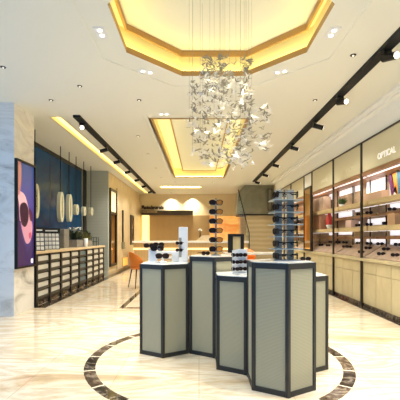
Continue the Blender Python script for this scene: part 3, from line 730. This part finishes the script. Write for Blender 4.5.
# ================================================================== right wall shelving
FX = 3.18
bays = [(3.92,5.45),(5.45,6.98),(6.98,8.45),(8.45,10.80),(10.80,12.35),(12.35,13.9)]
bn = ['beyond the right edge','at the right edge of the photo','second from the right edge','third from the right edge, before the narrow mirror','just behind the narrow mirror','at the rear end of the wall']
tag(MB().box(3.15,3.68,3.92,14.9,.885,.945).build('worktop', M['cream_lam'], None, .006), 'long pale oak worktop under the right wall shelving', 'worktop')
for k,(y0,y1) in enumerate(bays+[(13.9,14.9)]):
    w = y1-y0; nd = 4 if w > 2 else 3 if w > 1.2 else 1
    lab = (cn+['at the very rear beyond the shelving'])[k]
    t = thing('base_cabinet', 'pale oak base cabinet with drawers over doors, '+lab, 'cabinet', (FX,y0,0), 0, 'oak base cabinets')
    MB().box(.02,.5,0,w,0,.885).build('cabinet_body', M['shelf_wood'], t)
    MB().box(-.005,.02,0,w,0,.07).build('plinth_base', M['dark_marble'], t)
    for j in range(nd):
        a, b = w*j/nd+.007+(.055 if j == 0 else 0), w*(j+1)/nd-.007
        MB().box(.0,.02,a,b,.08,.655).build('door', M['cream_lam'], t, .002)
        MB().box(.0,.02,a,b,.663,.875).build('drawer', M['cream_lam'], t, .002)
    MB().box(-.03,-.006,.0,.06,0,.885).build('post', M['bronze'], t)
pk = ['white','white','white']
for k,(y0,y1) in enumerate(bays):
    w = y1-y0; z0 = .945
    t = thing('display_shelving', 'tall lit eyewear shelving bay '+bn[k], 'shelving', (FX,y0,z0), 0, 'wall shelving bays')
    MB().box(.46,.50,0,w,0,2.245).build('back_panel', M['back_stone'], t)
    MB().box(-.03,.0,.0,.06,0,2.245).build('post', M['bronze'], t)
    if k in (3,): MB().box(-.03,.0,1.60,1.66,0,2.245).build('post', M['bronze'], t)
    fw = 1.60 if k == 3 else w
    MB().box(-.03,.03,.0,w,2.22,2.245).build('top_rail', M['bronze'], t)
    fa = MB().box(-.01,.02,.06,fw,1.66,2.22).build('fascia', M['fascia'], t)
    text('lettering', 'OPTICAL', .145, M['letter_white'] if k < 2 else M['letter_cream'], (-.012,fw*.42,1.82), (PI/2,0,-PI/2), fa, .003, .58 if k < 2 else .5)
    MB().box(-.02,.46,.03,w-.0,1.58,1.65).build('canopy_board', M['brown_wood'], t)
    MB().box(.05,.09,.05,w-.05,1.565,1.58).build('shelf_light', M['lightbox'], t)
    for z, x0, mm, nm in ((1.10,.10,'shelf_wood','shelf'),(.60,.10,'shelf_wood','shelf'),(.85,.28,'brown_wood','shelf'),(.40,.28,'brown_wood','shelf')):
        MB().box(x0,.46,.06,w-.0,z-(.075 if x0 < .2 else .035),z+.015).build(nm, M[mm], t)
    for z in (1.1,.6): MB().box(.30,.33,.06,w-.03,z-.083,z-.075).build('shelf_light', M['lightbox'], t)
    MB().extrude([(.03,.06,.005),(.44,.06,.005),(.44,.06,.265),(.03,.06,.02)],(0,w-.06,0)).build('sloped_tray', M['back_stone'], t)
    for f in (.33,.9): MB().box(.36,.38,w*f-.01,w*f+.01,0,1.58).build('upright', M['bronze'], t)
    # light boxes behind
    for (a,b,c,d_) in ((6.98,7.8,2.28,2.55),(8.47,9.3,2.40,2.60),(8.05,8.38,2.40,2.58),(9.7,10.05,2.38,2.58),(6.50,6.84,1.88,1.97),(8.47,9.36,1.85,1.98),(8.05,8.38,1.93,2.02),(9.7,10.05,1.85,2.0),
                       (6.99,7.75,1.60,1.73),(8.05,8.38,1.58,1.70),(8.55,9.36,1.41,1.50),(6.99,7.8,1.22,1.34),(6.50,6.84,1.38,1.48),(6.50,6.84,1.20,1.33),(8.05,8.38,1.22,1.34),(9.7,10.05,1.40,1.5),(5.5,6.2,2.28,2.52),(5.5,6.2,1.60,1.73)):
        if y0 <= a < y1: MB().box(.452,.46,a-y0,min(b,y1)-y0,c-z0,d_-z0).build('light_box', M['lightbox'], t)
    lamp('AREA', (.2,w/2,1.55), 5, (1,.9,.78), .2, t, (0,0,0), PI*.9, w*.8)
# things standing in the bays: (pixel x, pixel y, plane X) -> world point
def at(px, py, X):
    Y = X*360/(px-199); return (X, Y, 1.35-(py-237)/360*Y)
R2 = random.Random(11)
zs = {'work':.945, 's1':1.55+.010, 's2':2.045+.015}
row = ['front','rear']
bay_txt = {1:'bay at right edge',2:'second bay from right edge',3:'third bay from right edge'}
lowx = {1:[(369,242,3.50,1),(380,242.5,3.50,1),(398,243,3.50,1),(368,247,3.40,0),(386,248,3.40,0),(381,252,3.30,0),(395,253,3.30,0)],
        2:[(345,241,3.5,1),(359,241.5,3.5,1),(338,244,3.45,1),(349,245,3.40,0),(345,248.5,3.32,0),(361,250,3.30,0)],
        3:[(331,243.5,3.45,1),(328,246.5,3.34,0),(321,244,3.4,0)]}
cnt = 0
far = ['rearmost','next to rearmost','third from the rear','fourth from the rear','fifth from the rear','sixth from the rear','foremost']
for b,lst in lowx.items():
    lst = sorted(lst, key=lambda q: -at(q[0],q[1],q[2])[1])
    for i,(px,py,X,rw) in enumerate(lst):
        X = {1:3.56,0:3.42}[rw] if py < 249.5 else 3.29; p = at(px,py,X)
        glasses('black sunglasses on oak worktop, %s, %s'%(far[i],bay_txt[b]), (p[0],p[1],.965+(X-3.21)*.63+.035), -PI/2+.75+R2.uniform(-.2,.2), 'plain', 'sunglasses on the oak worktop', .9)
        s_ = protos['plain']
upper = [(369,209,3.50,1.81,'middle ledge, nearest the post','right edge bay'),(392,213,3.46,1.81,'middle ledge toward the photo edge','right edge bay'),(386,223,3.40,1.56,'lower shelf toward the photo edge','right edge bay'),(369,224.5,3.40,1.56,'lower shelf, nearest the post','right edge bay'),
         (359,210,3.50,1.81,'middle ledge','second bay'),(358,224.5,3.40,1.56,'lower shelf','second bay')]
for px,py,X,z,l,bt in upper:
    p = at(px,py,X); glasses('black sunglasses on the %s of the %s'%(l,bt), (X,p[1],z+.045), -PI/2+.75+R2.uniform(-.2,.2), 'plain', 'sunglasses on the wall shelves', .9)
# plant, red vase, pictures, boxes
p = at(342,196,3.42); R_ = random.Random(3)
t = thing('potted_plant', 'bushy green plant in a white pot on the top shelf', 'plant', (3.42,p[1],2.06))
MB().lathe([(.05,0),(.07,.07),(.06,.07)],(0,0,0),16).build('pot', M['white'], t, 0, True)
mb = MB()
for k in range(90):
    a = R_.uniform(0,2*PI); r = R_.uniform(.05,.16); leaf_mb(mb,(.02*math.cos(a),.02*math.sin(a),.05),(r*math.cos(a)*.7,r*math.sin(a)*1.3,.09+R_.uniform(0,.15)),.018)
mb.build('foliage', M['green'], t)
t = thing('red_vase', 'tall red and white vase on the lower shelf of the third bay', 'vase', (3.42,at(329.5,220,3.42)[1],1.56))
MB().lathe([(.05,0),(.09,.1),(.10,.24),(.05,.36),(.03,.42),(.05,.46)],(0,0,0),18).build('vase_body', M['red'], t, 0, True)
MB().lathe([(.052,.0),(.092,.1),(.09,.11)],(0,0,-.0),18).build('vase_foot', M['white'], t, 0, True)
t = thing('colourful_picture', 'colourful abstract picture in purple, orange and blue on the top shelf', 'picture', (3.50,at(396,185,3.5)[1],2.06), 0)
MB().box(0,.02,-.22,.22,0,.44).build('picture_panel', M['white'], t)
for pts_, c in (([(-.22,.0),(-.08,0),(-.02,.44),(-.22,.44)],(70,130,160)),([(-.08,.0),(.04,.1),(.16,.44),(-.02,.44)],(230,150,60)),([(.04,.1),(.14,0),(.22,.3),(.22,.44),(.12,.44)],(110,40,100)),([(-.06,0),(.10,0),(.06,.16),(0,.2)],(230,225,220))):
    MB().extrude([(-.002-.001*abs(hash(c)%3),y,z) for y,z in pts_],(.002,0,0)).build('colour_patch', mat('colour_patch_paint',c,.4), t)
def boxthing(name, px, X, z, wy, h, dx_, m, label, cat):
    Yp = X*360/(px-199)
    return tag(MB().box(X-dx_/2,X+dx_/2,Yp-wy/2,Yp+wy/2,z,z+h).build(name, m, None, .006), label, cat)
boxthing('storage_box', 377, 3.47, 2.06, .75, .16, .2, mat('pink_beige_card',(206,172,144),.5), 'low pink beige box on the top shelf below a light box', 'box')
boxthing('storage_box', 321, 3.45, 2.06, 1.0, .38, .2, M['back_stone'], 'large pinkish brown box on the top shelf of the third bay', 'box')
boxthing('storage_box', 319, 3.45, 1.56, .8, .42, .2, mat('rosy_tan_card',(196,144,112),.5), 'rosy tan box left of the red vase on the lower shelf', 'box')
boxthing('book_stack', 396, 3.44, 1.56, .25, .2, .18, mat('tan_card',(196,156,116),.5), 'tan upright box at the photo edge of the lower shelf', 'box')
boxthing('storage_box', 352, 3.45, 1.56, .3, .17, .18, mat('pale_rose_card',(222,190,176),.5), 'pale rose box on the lower shelf of the second bay', 'box')
t = thing('display_stool', 'small light wood stand on the ledge of the second bay', 'stand', (3.42,at(358.5,228,3.42)[1],1.36), 0)
MB().box(-.06,.06,-.13,.13,.10,.13).build('stand_top', M['shelf_wood'], t)
for sy in (-1,1): MB().box(-.05,.05,sy*.11-.01,sy*.11+.01,.0,.10).build('leg', M['shelf_wood'], t)
bpy.data.objects['display_stool'].location.z = 1.36
for k,(px,z,w_,h_,m_) in enumerate(((301,2.06,.5,.3,'brown_wood'),(296,1.56,.6,.34,'leg_dark'),(302,1.56,.3,.26,'brown_wood'),(298,.945,.5,.26,'shelf_wood'))):
    boxthing('storage_box', px, 3.45, z, w_, h_, .2, M[m_], ['brown box on the top shelf behind the narrow mirror','dark box on the lower shelf behind the narrow mirror','brown box beside the dark one behind the narrow mirror','light wooden box on the worktop behind the narrow mirror'][k], 'box')
# narrow mirror
t = thing('narrow_mirror', 'narrow black framed full height mirror between the shelving bays', 'mirror', (3.13,10.44,.95))
h_ = .345; Hm = 1.84
MB().box(0,.05,-h_,-h_+.06,0,Hm).box(0,.05,h_-.06,h_,0,Hm).box(0,.05,-h_+.06,h_-.06,0,.06).box(0,.05,-h_+.06,h_-.06,Hm-.06,Hm).build('mirror_frame', M['black'], t)
MB().box(.01,.03,-h_+.06,h_-.06,.06,Hm-.06).build('mirror_glass', M['amber_glass'], t)
struct(MB().box(3.165,3.19,10.12,10.79,2.60,3.16).build('trim_20', M['white_wall']))
struct(MB().box(3.2,3.66,13.91,14.99,.946,3.189).build('wall_pier_rear', M['travertine']))

# ================================================================== chairs and tables
def chair(x, y, rz, label, first=[None]):
    if first[0]: return dup(first[0], label, (x,y,0), rz)
    t = thing('armchair', label, 'chair', (x,y,0), rz, 'orange chairs')
    MB().lathe([(.20,.50),(.245,.53),(.25,.57),(.22,.60)],(0,0,0),20).build('seat', M['orange'], t, 0, True)
    mb = MB(); n = 18; vs = []
    for i in range(n+1):
        a = PI*(.0+i/n)-.0 ; f = math.sin(a)**.7 if 0 < i < n else 0   # shell around -y... back at +y
        zt_ = .70+.26*f
        for (r,z) in ((.245,.55),(.275,zt_-.03),(.27,zt_),(.245,zt_),(.215,.58)):
            vs.append((r*math.cos(a), r*math.sin(a)*1.0, z))
    fs = []
    for i in range(n):
        for j in range(5): fs.append((i*5+j,(i+1)*5+j,(i+1)*5+(j+1)%5,i*5+(j+1)%5))
    fs += [(0,1,2,3,4),(n*5+4,n*5+3,n*5+2,n*5+1,n*5)]
    mb.raw(vs,fs).build('backrest', M['orange'], t, 0, True)
    for sx in (-1,1):
        for sy in (-1,1): MB().tube((sx*.14,sy*.14,.51),(sx*.21,sy*.21,0),.02,.011,8).build('leg', M['leg_dark'], t)
    first[0] = t; return t
chair(-1.60,9.60,2.2,'orange shell armchair on dark legs left of the display plinths')
chair(1.62,12.0,0,'orange shell armchair behind the white table at the right rear')
def table(x, y, w, d_, label, h=.74):
    t = thing('consulting_table', label, 'table', (x,y,0)); 
    MB().box(-w/2,w/2,-d_/2,d_/2,h,h+.05).build('tabletop', M['white_stone'], t, .006)
    for sx in (-1,1): MB().box(sx*(w/2-.1)-.03,sx*(w/2-.1)+.03,-d_/2+.05,d_/2-.05,0,h).build('leg', M['posts'], t)
table(1.6,10.9,1.7,.9,'white topped consulting table right of the display cluster', .83); table(-.75,10.3,1.3,.9,'white topped consulting table behind the left plinth')
t = thing('table_lamp', 'small beige drum lamp on the white table behind the left plinth', 'lamp', (-1.27,10.1,.79))
MB().lathe([(.06,0),(.06,.015),(.015,.02),(.015,.12)],(0,0,0),16).build('base', M['leg_dark'], t, 0)
MB().lathe([(.12,.12),(.10,.30)],(0,0,0),20).build('lamp_shade', mat('beige_lamp_shade',(220,186,140),.6), t, 0, True)
